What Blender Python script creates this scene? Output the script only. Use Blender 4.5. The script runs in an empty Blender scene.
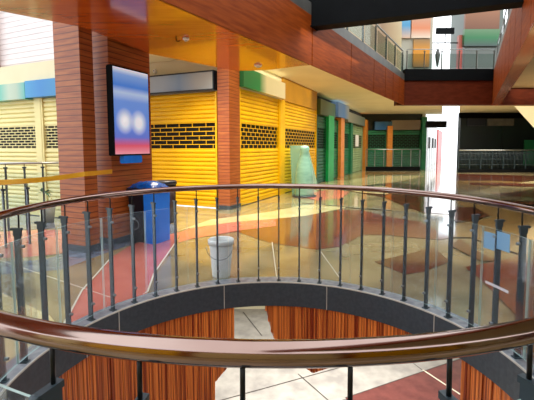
import bpy, bmesh, math, random
from mathutils import Vector, Matrix
random.seed(7)
S = bpy.context.scene
C = S.collection
PI = math.pi

# ------------------------------------------------------------------ camera, sky, sun, exposure
F, PITCH, ROLL, EYE = 386.0, 0.08, 0.002, 1.57
PCY = 178.0      # the photograph is cropped: its optical centre lies a little above the middle
cam = bpy.data.objects.new('camera', bpy.data.cameras.new('camera'))
C.objects.link(cam)
cam.location = (0, 0, EYE)
cam.rotation_euler = (PI/2 - PITCH, ROLL, 0)
cam.data.sensor_width = 36
cam.data.lens = F/534*36
cam.data.shift_y = -(200-PCY)/534
cam.data.clip_start = 0.05
S.camera = cam

W = bpy.data.worlds.new('daylight'); S.world = W; W.use_nodes = True
bg = W.node_tree.nodes['Background']
bg.inputs[0].default_value = (0.93, 0.965, 1.0, 1)
bg.inputs[1].default_value = 2.3
S.view_settings.view_transform = 'Standard'
S.view_settings.look = 'None'
S.view_settings.exposure = 0.15
S.view_settings.gamma = 1
S.cycles.use_denoising = True
S.cycles.max_bounces = 10
S.cycles.transparent_max_bounces = 24
S.cycles.sample_clamp_indirect = 6

def area(name, loc, sx, sy, power, col, rot=(0, 0, 0)):
    l = bpy.data.lights.new(name, 'AREA'); l.shape = 'RECTANGLE'
    l.size = sx; l.size_y = sy; l.energy = power; l.color = col; l.spread = math.radians(115)
    o = bpy.data.objects.new(name, l); C.objects.link(o)
    o.location = loc; o.rotation_euler = rot
    return o
DL = math.radians(90-24.1)     # heading of the shop corridor
area('corridor_ceiling_light', (1.3, 11.5, 3.8), 3, 8, 330, (1, .92, .76), (0, 0, DL-PI/2))  # fill lamp added to brighten the near shop row
area('corridor_ceiling_light', (6.0, 21.5, 3.8), 5, 10, 380, (1, .93, .8), (0, 0, DL-PI/2))  # second added fill, for the green shops further down
area('column_ceiling_light', (-2.1, 8.2, 3.15+.6), .8, 1.6, 110, (1, .86, .66), (0, 0, DL-PI/2))  # warm fill added beside the timber columns
area('lower_ceiling_light', (1.0, 7.0, -.35), 5, 4, 230, (1, .96, .9))  # fill added under the slab to brighten the lower floor
area('hall_ceiling_light', (12.5, 19, 3.8), 6, 8, 800, (1, .9, .75))  # fill added to lift the far right hall

# ------------------------------------------------------------------ geometry of the view
def ray(px, py):
    X = (px-267)/F; Y = (PCY-py)/F
    X, Y = math.cos(ROLL)*X + math.sin(ROLL)*Y, -math.sin(ROLL)*X + math.cos(ROLL)*Y
    c, s = math.cos(PITCH), math.sin(PITCH)
    return Vector((X, c+Y*s, -s+Y*c))
def at(px, py, z=None, Y=None):
    d = ray(px, py); t = (z-EYE)/d.z if z is not None else Y/d.y
    return Vector((0, 0, EYE)) + d*t
dL = Vector((math.cos(DL), math.sin(DL), 0))        # along the shop row, away
nL = Vector((-dL.y, dL.x, 0))                       # into the shops
A0 = at(230, 210, z=0)
def sL(px, off=0.0):                                # distance along the shop row seen in a column
    d = ray(px, 147); o = A0 + nL*off
    # o + s*dL = k*d (2D)
    det = dL.x*(-d.y) - dL.y*(-d.x)
    return (-o.x*(-d.y) + o.y*(-d.x))/det
def tL(px, s):                                      # distance into the shops at station s
    d = ray(px, 147); o = A0 + dL*s
    det = nL.x*(-d.y) - nL.y*(-d.x)
    return (-o.x*(-d.y) + o.y*(-d.x))/det
def LP(s, t, z=0): 
    v = A0 + dL*s + nL*t; return Vector((v.x, v.y, z))
def zat(px, py, Y): return at(px, py, Y=Y).z

# ------------------------------------------------------------------ materials
def lin(c):
    if isinstance(c, str):
        c = [int(c[i:i+2], 16)/255 for i in (0, 2, 4)]
        c = [x/12.92 if x <= .04045 else ((x+.055)/1.055)**2.4 for x in c]
    return (c[0], c[1], c[2], 1)
def mat(name, col, rough=.5, metal=0.0, spec=.5, coat=0.0, col2=None, scale=(4, 4, 4), bump=0.0, detail=4, lo=.35, hi=.65, coord='Object'):
    m = bpy.data.materials.new(name); m.use_nodes = True
    nt = m.node_tree; b = nt.nodes['Principled BSDF']
    b.inputs['Base Color'].default_value = lin(col)
    b.inputs['Roughness'].default_value = rough; b.inputs['Metallic'].default_value = metal
    b.inputs['Specular IOR Level'].default_value = spec
    b.inputs['Coat Weight'].default_value = coat; b.inputs['Coat Roughness'].default_value = .07; b.inputs['Coat IOR'].default_value = 1.55
    tc = nt.nodes.new('ShaderNodeTexCoord'); mp = nt.nodes.new('ShaderNodeMapping')
    mp.inputs['Scale'].default_value = scale
    nz = nt.nodes.new('ShaderNodeTexNoise'); nz.inputs['Scale'].default_value = 1; nz.inputs['Detail'].default_value = detail
    nt.links.new(tc.outputs[coord], mp.inputs[0]); nt.links.new(mp.outputs[0], nz.inputs['Vector'])
    if col2 is not None:
        r = nt.nodes.new('ShaderNodeValToRGB')
        r.color_ramp.elements[0].position = lo; r.color_ramp.elements[1].position = hi
        r.color_ramp.elements[0].color = lin(col); r.color_ramp.elements[1].color = lin(col2)
        nt.links.new(nz.outputs['Fac'], r.inputs[0]); nt.links.new(r.outputs[0], b.inputs['Base Color'])
    if bump:
        bp = nt.nodes.new('ShaderNodeBump'); bp.inputs['Strength'].default_value = bump; bp.inputs['Distance'].default_value = .01
        nt.links.new(nz.outputs['Fac'], bp.inputs['Height']); nt.links.new(bp.outputs[0], b.inputs['Normal'])
    return m
def glass_mat(name, tint, ior=1.22, k=.5, haze=0.0, hazecol=(.8, .9, 1)):
    m = bpy.data.materials.new(name); m.use_nodes = True; nt = m.node_tree
    for n in list(nt.nodes): nt.nodes.remove(n)
    out = nt.nodes.new('ShaderNodeOutputMaterial'); tr = nt.nodes.new('ShaderNodeBsdfTransparent')
    tr.inputs[0].default_value = lin(tint)
    g = nt.nodes.new('ShaderNodeBsdfGlossy'); g.inputs['Roughness'].default_value = .03
    fr = nt.nodes.new('ShaderNodeFresnel'); fr.inputs[0].default_value = ior
    mx = nt.nodes.new('ShaderNodeMixShader')
    ml = nt.nodes.new('ShaderNodeMath'); ml.operation = 'MULTIPLY'; ml.inputs[1].default_value = k; nt.links.new(fr.outputs[0], ml.inputs[0])
    nt.links.new(ml.outputs[0], mx.inputs[0]); nt.links.new(tr.outputs[0], mx.inputs[1]); nt.links.new(g.outputs[0], mx.inputs[2])
    last = mx
    if haze:
        df = nt.nodes.new('ShaderNodeBsdfDiffuse'); df.inputs[0].default_value = lin(hazecol)
        tl = nt.nodes.new('ShaderNodeBsdfTranslucent'); tl.inputs[0].default_value = lin(hazecol)
        m3 = nt.nodes.new('ShaderNodeMixShader'); m3.inputs[0].default_value = .5
        nt.links.new(df.outputs[0], m3.inputs[1]); nt.links.new(tl.outputs[0], m3.inputs[2])
        m2 = nt.nodes.new('ShaderNodeMixShader'); m2.inputs[0].default_value = haze
        nt.links.new(mx.outputs[0], m2.inputs[1]); nt.links.new(m3.outputs[0], m2.inputs[2]); last = m2
    nt.links.new(last.outputs[0], out.inputs[0])
    return m
def grad_mat(name, stops, axis='Z', rough=.4, emit=0.0):
    """printed colour fields of a sign or poster, fading into one another along generated coordinates"""
    m = bpy.data.materials.new(name); m.use_nodes = True; nt = m.node_tree; b = nt.nodes['Principled BSDF']
    tc = nt.nodes.new('ShaderNodeTexCoord'); sp = nt.nodes.new('ShaderNodeSeparateXYZ'); r = nt.nodes.new('ShaderNodeValToRGB')
    nt.links.new(tc.outputs['Generated'], sp.inputs[0]); nt.links.new(sp.outputs[axis], r.inputs[0]); nt.links.new(r.outputs[0], b.inputs['Base Color'])
    cr = r.color_ramp
    for i, (p, c) in enumerate(stops):
        e = cr.elements[i] if i < 2 else cr.elements.new(p)
        e.position = p; e.color = lin(c)
    b.inputs['Roughness'].default_value = rough
    if emit:
        nt.links.new(r.outputs[0], b.inputs['Emission Color']); b.inputs['Emission Strength'].default_value = emit
    return m

M = {}
M['tile_olive'] = mat('polished beige stone', 'b0a078', .12, coat=.8, col2='8a7e5e', scale=(1.6, 1.6, 1.6), detail=8)
M['tile_cream'] = mat('polished cream stone', 'f0e0aa', .12, coat=.8, col2='dcc88c', scale=(2, 2, 2), detail=8)
M['tile_pink'] = mat('polished coral stone', 'e88a78', .13, coat=.8, col2='d87868', scale=(5, 5, 5), detail=8)
M['tile_red'] = mat('polished dark red stone', '7c3a26', .12, coat=.8, col2='96503a', scale=(3, 3, 3), detail=8)
M['tile_brown'] = mat('polished brown stone', '5a2c1e', .12, coat=.8, col2='6c3826', scale=(3, 3, 3), detail=8)
M['tile_grey'] = mat('polished blue grey stone', '6f7887', .13, coat=.8, col2='8a90a0', scale=(4, 4, 4), detail=8)
M['tile_tan'] = mat('polished tan stone', 'b08a52', .12, coat=.8, col2='a58450', scale=(3, 3, 3), detail=8)
M['joint'] = mat('tile joint', 'd9d2be', .5)
M['dark_joint'] = mat('dark tile joint', '2a211d', .6)
M['marble'] = mat('pale grey marble', 'a5a19a', .25, col2='8a8682', scale=(3, 3, 3), detail=10)
M['maroon'] = mat('maroon stone', '5d2f2c', .25, col2='6e3a35', scale=(4, 4, 4))
M['granite'] = mat('dark grey granite', '333e46', .45, col2='3d4850', scale=(30, 30, 30))
M['granite_top'] = mat('grey granite coping', '747c86', .4, col2='969ea8', scale=(14, 14, 14), coat=.1)
M['brass'] = mat('pale metal trim', 'c4c2b8', .45, metal=.2)
M['slats'] = mat('red brown timber slats', '862e0e', .42, col2='f08a3c', scale=(55, 55, .6), detail=3, lo=.38, hi=.62)
M['soffit'] = mat('glossy orange timber laminate', 'a84810', .2, col2='c05c18', scale=(1.4, 9, 3), detail=6, coat=.6)
M['fascia'] = mat('brown timber laminate', '7a3208', .55, col2='964612', scale=(2, 2, 22), detail=8, coat=.0, spec=.12)
M['fascia_dark'] = mat('dark red timber', '54200e', .5, spec=.15, col2='642a16', scale=(3, 3, 10))
M['cream'] = mat('cream plaster', 'd8cfae', .7, col2='cfc6a4', scale=(1, 1, 1))
M['white_wall'] = mat('pale pink white cladding', 'd9d0cf', .4, col2='cfc6c6', scale=(1, 1, 12))
M['steel_dark'] = mat('black painted steel', '06080a', .75, spec=.12, col2='0a0d10', scale=(3, 3, 3))
M['steel_grey'] = mat('grey steel stringer', '4b4c4a', .4, col2='5c5c58', scale=(3, 3, 3))
M['post'] = mat('dark slate painted steel', '2c3c46', .45, col2='36474f', scale=(8, 8, 8))
M['rod'] = mat('black rod', '0e1113', .4, metal=.4)
M['clamp'] = mat('brushed clamp', '8f999e', .3, metal=.8)
M['rail'] = mat('polished reddish steel', '9c8880', .13, metal=1.0, col2='866c64', scale=(2, 2, 2), bump=.0)
M['chrome'] = mat('satin steel', 'aab0b2', .3, metal=.9)
M['yellow'] = mat('yellow painted shutter', 'f2c200', .38, col2='e0ae00', scale=(1, 1, 3), spec=.4)
M['yellow_board'] = mat('ochre board', 'c08a14', .5, col2='a97a10', scale=(1, 1, 1))
M['cream_shut'] = mat('cream painted shutter', 'e3d694', .45, col2='d8cc8c', scale=(1, 1, 3))
M['green_shut'] = mat('dark green shutter', '1a6c48', .4, col2='125a3c', scale=(1, 1, 3))
M['pale_green_shut'] = mat('pale green shutter', '9bb58a', .45, col2='86a278', scale=(1, 1, 3))
M['teal_shut'] = mat('teal green shutter', '1c7a52', .4, col2='16694a', scale=(1, 1, 3))
M['green_paint'] = mat('bright green paint', '0cb460', .4, col2='0ca656', scale=(2, 2, 2))
M['orange_paint'] = mat('orange timber', 'e09038', .4, col2='d08030', scale=(3, 3, 8))
M['void'] = mat('dark shop interior', '0a0808', .8)
M['black_green'] = mat('very dark green front', '06201c', .35, col2='04100f', scale=(.6, .6, .6))
M['white_paint'] = mat('white paint', 'eef0f2', .4)
M['red_paint'] = mat('red paint', 'c02820', .4)
M['bucket'] = mat('white plastic', 'f2f2ee', .35, col2='e6e6e0', scale=(12, 12, 12))
M['blue_plastic'] = mat('blue plastic', '1e88ff', .3, col2='1678ec', scale=(3, 3, 3))
M['navy_plastic'] = mat('dark navy plastic', '0a1626', .35)
M['bag'] = mat('crumpled blue bag film', '0f64c8', .2, col2='0a4aa0', scale=(25, 25, 25), bump=.8)
M['brown_plastic'] = mat('dark brown plastic', '2c1a18', .4)
M['tape'] = mat('yellow caution film', 'e8b818', .4, col2='d8892a', scale=(2, 2, 2))
M['leaf'] = mat('dark leaf', '2c5a38', .5, col2='3c6c46', scale=(20, 20, 20))
M['pot'] = mat('grey pot', '8a8a80', .6)
M['glass'] = glass_mat('railing glass', (.93, .97, 1.0), haze=.025, hazecol=(.75, .88, 1))
M['balcony_glass'] = glass_mat('balcony glass', (.75, .8, .78), k=.15)
M['glass_edge'] = mat('polished glass edge', 'b4d0cc', .15, spec=.8)
M['film'] = glass_mat('pale blue protective film', (.7, .85, 1), haze=.6, hazecol=(.45, .75, 1))  # blue reflection in the railing glass, put into a thin tinted sheet
M['film_white'] = glass_mat('white label film', (1, 1, 1), haze=.75, hazecol=(.9, .95, 1))  # same for the whitish reflection
M['sheeting'] = glass_mat('milky green plastic', (.75, .9, .8), haze=.45, hazecol=(.45, .72, .6))
M['sheeting2'] = mat('pale aqua plastic wrap', '8fc4b4', .3, col2='7ab0a0', scale=(3, 3, 9))

def column_mat(name, a, b, joint, pitch=.085):
    """timber boards stacked around a column, with dark joints between them"""
    m = mat(name, a, .38, col2=b, scale=(2, 2, 22), detail=5)
    nt = m.node_tree; bs = nt.nodes['Principled BSDF']
    src = bs.inputs['Base Color'].links[0].from_socket
    tc = nt.nodes.new('ShaderNodeTexCoord'); sp = nt.nodes.new('ShaderNodeSeparateXYZ')
    mo = nt.nodes.new('ShaderNodeMath'); mo.operation = 'PINGPONG'; mo.inputs[1].default_value = pitch/2
    gt = nt.nodes.new('ShaderNodeMath'); gt.operation = 'LESS_THAN'; gt.inputs[1].default_value = .007
    mx = nt.nodes.new('ShaderNodeMixRGB'); mx.inputs[2].default_value = lin(joint)
    nt.links.new(tc.outputs['Object'], sp.inputs[0]); nt.links.new(sp.outputs['Z'], mo.inputs[0]); nt.links.new(mo.outputs[0], gt.inputs[0])
    nt.links.new(gt.outputs[0], mx.inputs[0]); nt.links.new(src, mx.inputs[1]); nt.links.new(mx.outputs[0], bs.inputs['Base Color'])
    return m
M['column'] = column_mat('boarded column timber', '964a1e', 'b4682e', '6b3012')

# ------------------------------------------------------------------ mesh helpers
def bx(bm, x0, x1, y0, y1, z0, z1, mi=0):
    v = [bm.verts.new((x, y, z)) for z in (z0, z1) for y in (y0, y1) for x in (x0, x1)]
    for f in ((0, 2, 3, 1), (4, 5, 7, 6), (0, 1, 5, 4), (2, 6, 7, 3), (0, 4, 6, 2), (1, 3, 7, 5)):
        bm.faces.new([v[i] for i in f]).material_index = mi
def obox(bm, c, ax, ay, az, mi=0):
    """box about centre c with half-vectors"""
    c, ax, ay, az = map(Vector, (c, ax, ay, az))
    v = [bm.verts.new(c + ax*i + ay*j + az*k) for k in (-1, 1) for j in (-1, 1) for i in (-1, 1)]
    for f in ((0, 2, 3, 1), (4, 5, 7, 6), (0, 1, 5, 4), (2, 6, 7, 3), (0, 4, 6, 2), (1, 3, 7, 5)):
        bm.faces.new([v[i] for i in f]).material_index = mi
def cyl(bm, p0, p1, r0, r1=None, n=10, cap=True):
    p0, p1 = Vector(p0), Vector(p1); r1 = r0 if r1 is None else r1
    d = (p1-p0).normalized(); a = d.orthogonal().normalized(); b = d.cross(a)
    R = [[bm.verts.new(p + (a*math.cos(2*PI*i/n) + b*math.sin(2*PI*i/n))*r) for i in range(n)] for p, r in ((p0, r0), (p1, r1))]
    for i in range(n):
        f = bm.faces.new((R[0][i], R[0][(i+1) % n], R[1][(i+1) % n], R[1][i])); f.smooth = True
    if cap: bm.faces.new(R[0][::-1]); bm.faces.new(R[1])
def lathe(bm, prof, n=28, c=(0, 0), sy=1.0):
    rings = [[bm.verts.new((c[0]+r*math.cos(2*PI*i/n), c[1]+sy*r*math.sin(2*PI*i/n), z)) for i in range(n)] for r, z in prof]
    for a, b in zip(rings, rings[1:]):
        for i in range(n):
            f = bm.faces.new((a[i], a[(i+1) % n], b[(i+1) % n], b[i])); f.smooth = True
    return rings
def tube(bm, pts, r, n=8, closed=False):
    pts = [Vector(p) for p in pts]; N = len(pts); R = []
    for k, p in enumerate(pts):
        a = pts[(k-1) % N] if closed or k else p; b = pts[(k+1) % N] if closed or k < N-1 else p
        d = (b-a).normalized(); s = d.cross(Vector((0, 0, 1)))
        s = s.normalized() if s.length > 1e-4 else Vector((1, 0, 0)); u = s.cross(d)
        R.append([bm.verts.new(p + (s*math.cos(2*PI*i/n) + u*math.sin(2*PI*i/n))*r) for i in range(n)])
    for k in range(N if closed else N-1):
        a, b = R[k], R[(k+1) % N]
        for i in range(n):
            f = bm.faces.new((a[i], a[(i+1) % n], b[(i+1) % n], b[i])); f.smooth = True
    if not closed: bm.faces.new(R[0][::-1]); bm.faces.new(R[-1])
def prism(bm, poly, z0, z1, mi=0):
    a = [bm.verts.new((p[0], p[1], z0)) for p in poly]; b = [bm.verts.new((p[0], p[1], z1)) for p in poly]
    bm.faces.new(a[::-1]).material_index = mi; bm.faces.new(b).material_index = mi
    for i in range(len(poly)):
        j = (i+1) % len(poly); bm.faces.new((a[i], a[j], b[j], b[i])).material_index = mi
def obj(name, bm, m, parent=None, loc=None, rotz=None):
    bmesh.ops.recalc_face_normals(bm, faces=bm.faces)
    me = bpy.data.meshes.new(name); bm.to_mesh(me); bm.free()
    for x in (m if isinstance(m, (list, tuple)) else [m]): me.materials.append(M[x] if isinstance(x, str) else x)
    o = bpy.data.objects.new(name, me); C.objects.link(o)
    if parent: o.parent = parent
    if loc is not None: o.location = loc
    if rotz is not None: o.rotation_euler = (0, 0, rotz)
    return o
def NB(): return bmesh.new()
def tag(o, label, cat, group=None):
    o['label'] = label; o['category'] = cat
    if group: o['group'] = group
    return o
def thing(name, label, cat, loc=(0, 0, 0), rotz=0, group=None):
    o = bpy.data.objects.new(name, None); C.objects.link(o); o.empty_display_size = .1
    o.location = loc; o.rotation_euler = (0, 0, rotz)
    return tag(o, label, cat, group)
def struct(name, bm, m):
    o = obj(name, bm, m); o['kind'] = 'structure'; return o

# ------------------------------------------------------------------ the round opening
CX, CY = .04, 2.60
RI, RO = 1.76, 1.93                  # inner and outer edge of the coping
def ring(a, r, z): return Vector((CX + r*math.sin(a), CY + r*math.cos(a), z))
NS = 144
# floor: one sheet with a round hole, coloured stone inlaid in it
bm = NB()
outer = []
X0, X1, Y0, Y1 = -13.0, 26.0, -3.0, 48.0
for i in range(NS):
    a = 2*PI*i/NS; dx, dy = math.sin(a), math.cos(a); t = 1e9
    if dx > 1e-9: t = min(t, (X1-CX)/dx)
    if dx < -1e-9: t = min(t, (X0-CX)/dx)
    if dy > 1e-9: t = min(t, (Y1-CY)/dy)
    if dy < -1e-9: t = min(t, (Y0-CY)/dy)
    outer.append(bm.verts.new((CX+dx*t, CY+dy*t, 0)))
inner = [bm.verts.new(ring(2*PI*i/NS, RO, 0)) for i in range(NS)]
for i in range(NS):
    j = (i+1) % NS
    bm.faces.new((outer[i], outer[j], inner[j], inner[i])).material_index = 0
cs = [bm.verts.new((x, y, 0)) for x, y in ((X0, Y0), (X0, Y1), (X1, Y1), (X1, Y0))]
LV = [0]
def inlay(pts, mi, world=False):
    LV[0] += 1; z = .0007*LV[0]
    P = [Vector(p) if world else at(p[0], p[1], z=0) for p in pts]
    D = []
    for i, p in enumerate(P):
        q = P[(i+1) % len(P)]; n = max(1, int((Vector((q[0]-p[0], q[1]-p[1]))).length/.12))
        n = min(n, 40)
        for k in range(n):
            w = Vector((p[0]+(q[0]-p[0])*k/n, p[1]+(q[1]-p[1])*k/n)); d = w - Vector((CX, CY))
            if d.length < RO: d = d.normalized()*RO; w = Vector((CX, CY)) + d
            if D and (D[-1]-w).length < 1e-4: continue
            D.append(w)
    f = bm.faces.new([bm.verts.new((w.x, w.y, z)) for w in D]); f.material_index = mi
OL, CR, PK, RD, BR, GR, TN, JT = range(8)
# near left
inlay([(-60, 300), (0, 262), (40, 262), (75, 250), (112, 240), (136, 238), (150, 234), (182, 231), (176, 241), (162, 258), (150, 274), (140, 292), (118, 306), (60, 330), (0, 380), (-80, 420)], OL)
inlay([(62, 328), (82, 292), (100, 272), (112, 257), (128, 247), (146, 239), (181, 232), (175, 244), (165, 259), (153, 275), (147, 296), (136, 303), (100, 318)], PK)
inlay([(-40, 285), (0, 292), (50, 316), (58, 326), (0, 370), (-60, 330)], CR)
inlay([(-60, 262), (0, 262), (45, 260), (75, 249), (108, 241), (138, 236), (150, 230), (172, 224), (180, 232), (145, 240), (112, 251), (60, 270), (0, 275), (-60, 280)], GR)
inlay([(-60, 232), (0, 232), (40, 230), (60, 230), (80, 243), (60, 254), (20, 258), (-60, 258)], PK)
inlay([(-60, 214), (0, 214), (80, 214), (75, 228), (40, 229), (0, 231), (-60, 232)], GR)
# centre
inlay([(181, 232), (192, 228), (237, 221), (276, 219), (306, 216), (340, 210), (360, 210), (384, 216), (420, 222), (450, 238), (440, 240), (405, 237), (384, 235), (363, 235), (339, 247), (315, 250), (290, 246), (270, 243), (237, 232), (192, 239), (180, 241)], RD)
inlay([(181, 232), (192, 228), (237, 221), (276, 219), (276, 226), (237, 231), (192, 239), (178, 243)], PK)
inlay([(178, 231), (210, 220), (240, 216), (270, 212), (300, 206), (342, 201), (346, 208), (306, 216), (276, 219), (237, 222), (192, 228)], CR)
inlay([(340, 188), (372, 183), (410, 184), (440, 190), (460, 215), (424, 213), (407, 208), (385, 198), (360, 193)], BR)
inlay([(374, 262), (400, 256), (434, 248), (450, 262), (424, 272), (405, 275), (388, 268)], BR)
inlay([(300, 196), (330, 189), (350, 192), (340, 199), (318, 201)], PK)
inlay([(306, 186), (365, 176), (425, 176), (400, 182), (350, 187), (320, 191)], CR)
inlay([(330, 178), (365, 172), (420, 173), (380, 175), (345, 181)], TN)
# right
inlay([(455, 176), (540, 178), (600, 182), (600, 250), (520, 225), (470, 210), (452, 200)], TN)
inlay([(455, 174), (540, 176), (600, 180), (600, 186), (500, 181), (456, 181)], BR)
inlay([(456, 196), (500, 186), (534, 181), (600, 180), (600, 186), (540, 188), (500, 194), (462, 199)], CR)
inlay([(490, 194), (534, 191), (600, 192), (620, 222), (560, 212), (534, 205), (500, 199)], RD)
inlay([(500, 200), (560, 209), (600, 222), (600, 226), (530, 212)], BR)
inlay([(454, 207), (475, 208), (490, 216), (478, 220), (456, 223), (450, 215)], BR)
inlay([(456, 224), (480, 221), (500, 216), (540, 222), (640, 250), (640, 290), (540, 262), (470, 238), (452, 238)], TN)
inlay([(465, 268), (480, 280), (506, 306), (520, 322), (560, 360), (700, 420), (700, 280), (560, 262), (520, 256), (500, 262)], RD)
inlay([(450, 246), (480, 262), (500, 262), (480, 254), (460, 240)], BR)
inlay([(456, 189), (500, 196), (540, 199), (540, 203), (495, 200), (456, 193)], OL)
inlay([(470, 183), (534, 184), (600, 186), (600, 189), (520, 187), (470, 185)], RD)
inlay([(300, 203), (340, 199), (372, 203), (395, 211), (360, 209), (330, 206)], OL)
inlay([(345, 190), (380, 186), (405, 190), (385, 195), (360, 193)], CR)
# stone joints
def jline(a, b, w=.012, mi=JT):
    P, Q = at(*a, z=0), at(*b, z=0); n = (Q-P).cross(Vector((0, 0, 1))).normalized()*w/2
    inlay([(P+n)[:2], (Q+n)[:2], (Q-n)[:2], (P-n)[:2]], mi, True)
jline((272, 243), (277, 282)); jline((320, 252), (342, 283)); jline((64, 326), (82, 292), .02); jline((82, 292), (112, 258), .02)
jline((146, 298), (154, 275), .02); jline((154, 275), (176, 243), .02); jline((0, 262), (112, 300), .01)
floor = struct('floor', bm, ['tile_olive', 'tile_cream', 'tile_pink', 'tile_red', 'tile_brown', 'tile_grey', 'tile_tan', 'joint'])

# coping, its face, trim and timber slats below
def ringmesh(prof, n=NS, closed=True):
    bm = NB(); R = [[bm.verts.new(ring(2*PI*i/n, r, z)) for r, z in prof] for i in range(n)]
    m = len(prof)
    for i in range(n):
        for k in range(m if closed else m-1):
            f = bm.faces.new((R[i][k], R[(i+1) % n][k], R[(i+1) % n][(k+1) % m], R[i][(k+1) % m]))
    return bm
o = struct('trim_1', ringmesh([(RI, .014), (RO, .014), (RO, -.03), (RI, -.03)]), 'granite_top')
o = struct('trim_2', ringmesh([(RI-.009, .016), (RI+.001, .018), (RI+.001, .004), (RI-.009, .004)]), 'brass')
o = struct('trim_3', ringmesh([(RI-.006, .003), (RI+.16, .003), (RI+.16, -.27), (RI-.006, -.27)]), 'granite')
bm = NB()
for k in range(10):
    a = math.radians(-17.6 + 38.7*k) if k < 9 else math.radians(-56.3)
    if k in (4, 5): continue
    c = ring(a, RI-.007, -.133); rr = Vector((math.sin(a), math.cos(a), 0)); tt = Vector((math.cos(a), -math.sin(a), 0))
    obox(bm, c, rr*.003, tt*.004, Vector((0, 0, .137)))
struct('trim_4', bm, 'brass')

def cyl_hit(px, py, r=RI+.02):
    d = ray(px, py); o = Vector((0-CX, 0-CY)); D = Vector((d.x, d.y))
    a = D.dot(D); b = 2*o.dot(D); c = o.dot(o)-r*r
    t = (-b + math.sqrt(max(0, b*b-4*a*c)))/(2*a); p = Vector((0, 0, EYE))+d*t
    return math.atan2(p.x-CX, p.y-CY), p.z
LPts = [cyl_hit(*p) for p in ((213, 402), (215, 382), (230, 365), (234, 340), (232, 304))]
RPts = [cyl_hit(*p) for p in ((264, 302), (273, 337), (302, 366), (313, 373), (337, 366), (400, 350), (434, 341))]
aR = cyl_hit(461, 358)[0]; aR2 = cyl_hit(470, 400)[0]
ZB = -2.6
def interp(P, a):
    for (a0, z0), (a1, z1) in zip(P, P[1:]):
        if min(a0, a1) <= a <= max(a0, a1) and abs(a1-a0) > 1e-6: return z0+(z1-z0)*(a-a0)/(a1-a0)
    return None
def zbot(a):
    if a > aR or a < LPts[0][0]: return ZB
    if a < LPts[-1][0] or a < LPts[3][0]:
        z = interp(LPts[:4], a); return z if z is not None else -.27
    if a < RPts[0][0]: return None
    z = interp(RPts, a)
    return z if z is not None and z < -.28 else None
bm = NB(); NSL = 340
for k in range(NSL):
    a0 = -PI + 2*PI*(k+.06)/NSL; a1 = -PI + 2*PI*(k+.94)/NSL; am = (a0+a1)/2
    z = zbot(am)
    if z is None: continue
    if k % 1 == 0:
        r0 = RI + .012 + random.choice((0, .004, .008)); r1 = RI+.05
        za, zb_ = zbot(a0) or z, zbot(a1) or z
        v = [bm.verts.new(ring(a, r, zz if zz is not None else q)) for zz in (None, -.268) for a, r, q in ((a0, r0, za), (a1, r0, zb_), (a1, r1, zb_), (a0, r1, za))]
        for f in ((0, 3, 2, 1), (4, 5, 6, 7), (0, 1, 5, 4), (1, 2, 6, 5), (2, 3, 7, 6), (3, 0, 4, 7)): bm.faces.new([v[i] for i in f])
    # backing behind the gap
    b0 = -PI+2*PI*k/NSL; b1 = -PI+2*PI*(k+1)/NSL
    v = [bm.verts.new(ring(a, RI+.045, zz)) for zz in (z, -.268) for a in (b0, b1)]
    bm.faces.new((v[0], v[1], v[3], v[2]))
struct('wall_opening', bm, 'slats')

# lower floor, seen down through the opening
bm = NB()
bx(bm, -8, 12, -2, 14, -3.3, -3.2, 0)
def lowpoly(pts, mi, z): bm.faces.new([bm.verts.new((p.x, p.y, z)) for p in pts]).material_index = mi
T = lambda x, y: at(x, y, z=-3.2)
e0, e1 = T(345, 398), T(461, 358.5); dd = (e1-e0).normalized(); nn = Vector((dd.y, -dd.x, 0))
lowpoly([e0, e0+dd*7, e0+dd*7+nn*6, e0+nn*6], 1, -3.198)
def lowline(a, b, mi, w=.02, ext=0):
    P, Q = T(*a), T(*b); d = (Q-P).normalized(); Q = Q+d*ext; n = Vector((d.y, -d.x, 0))*w/2
    lowpoly([P+n, Q+n, Q-n, P-n], mi, -3.197)
lowline((215, 402), (302, 378), 2, .025, 3.0); lowline((298, 374), (330, 402), 2, .025, 2)
lowline((345, 398), (461, 358.5), 2, .02); lowline((405, 357), (422, 370), 2, .02)
P = T(422, 370); lowpoly([P, P+Vector((.04, 0, 0)), P+Vector((.04, 0, 0))+nn*5, P+nn*5], 3, -3.197)
lowline((243, 312), (262, 336), 2, .025)
struct('floor_lower', bm, ['marble', 'maroon', 'dark_joint', 'joint'])
bm = NB(); p, q = T(233, 309), T(266, 308)
bx(bm, p.x-.1, q.x+.1, p.y, p.y+.3, -3.2, -3.02); struct('trim_5', bm, 'cream')

# ------------------------------------------------------------------ circular railing
rl = thing('circular_railing', 'round guard railing with reddish polished steel handrail and glass around the floor opening', 'railing', (CX, CY, 0))
RR, RP, RG = 1.80, 1.812, 1.78
bm = NB(); tube(bm, [ring(2*PI*i/160, RR, 1.125)-Vector((CX, CY, 0)) for i in range(160)], .029, 18, True)
obj('handrail', bm, 'rail', rl)
def post_meshes():
    b = NB(); bx(b, -.0065, .0065, -.024, .024, .014, .985)
    bx(b, -.022, .022, -.032, .032, .014, .022)
    c = NB(); bx(c, -.011, .011, -.034, .038, .985, 1.003); cyl(c, (-.011, .038, .994), (.011, .038, .994), .010)
    bx(c, -.009, .009, -.028, .028, .945, .985)
    r = NB(); cyl(r, (0, -.012, 1.0), (0, -.014, 1.105), .006, n=8)
    ks = []
    for z in (.87, .17):
        k = NB(); cyl(k, (0, -.023, z), (0, -.046, z), .011, n=12); bx(k, -.013, .013, -.032, -.026, z-.008, z+.008); ks.append(k)
    return b, c, r, ks
pm = None
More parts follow.
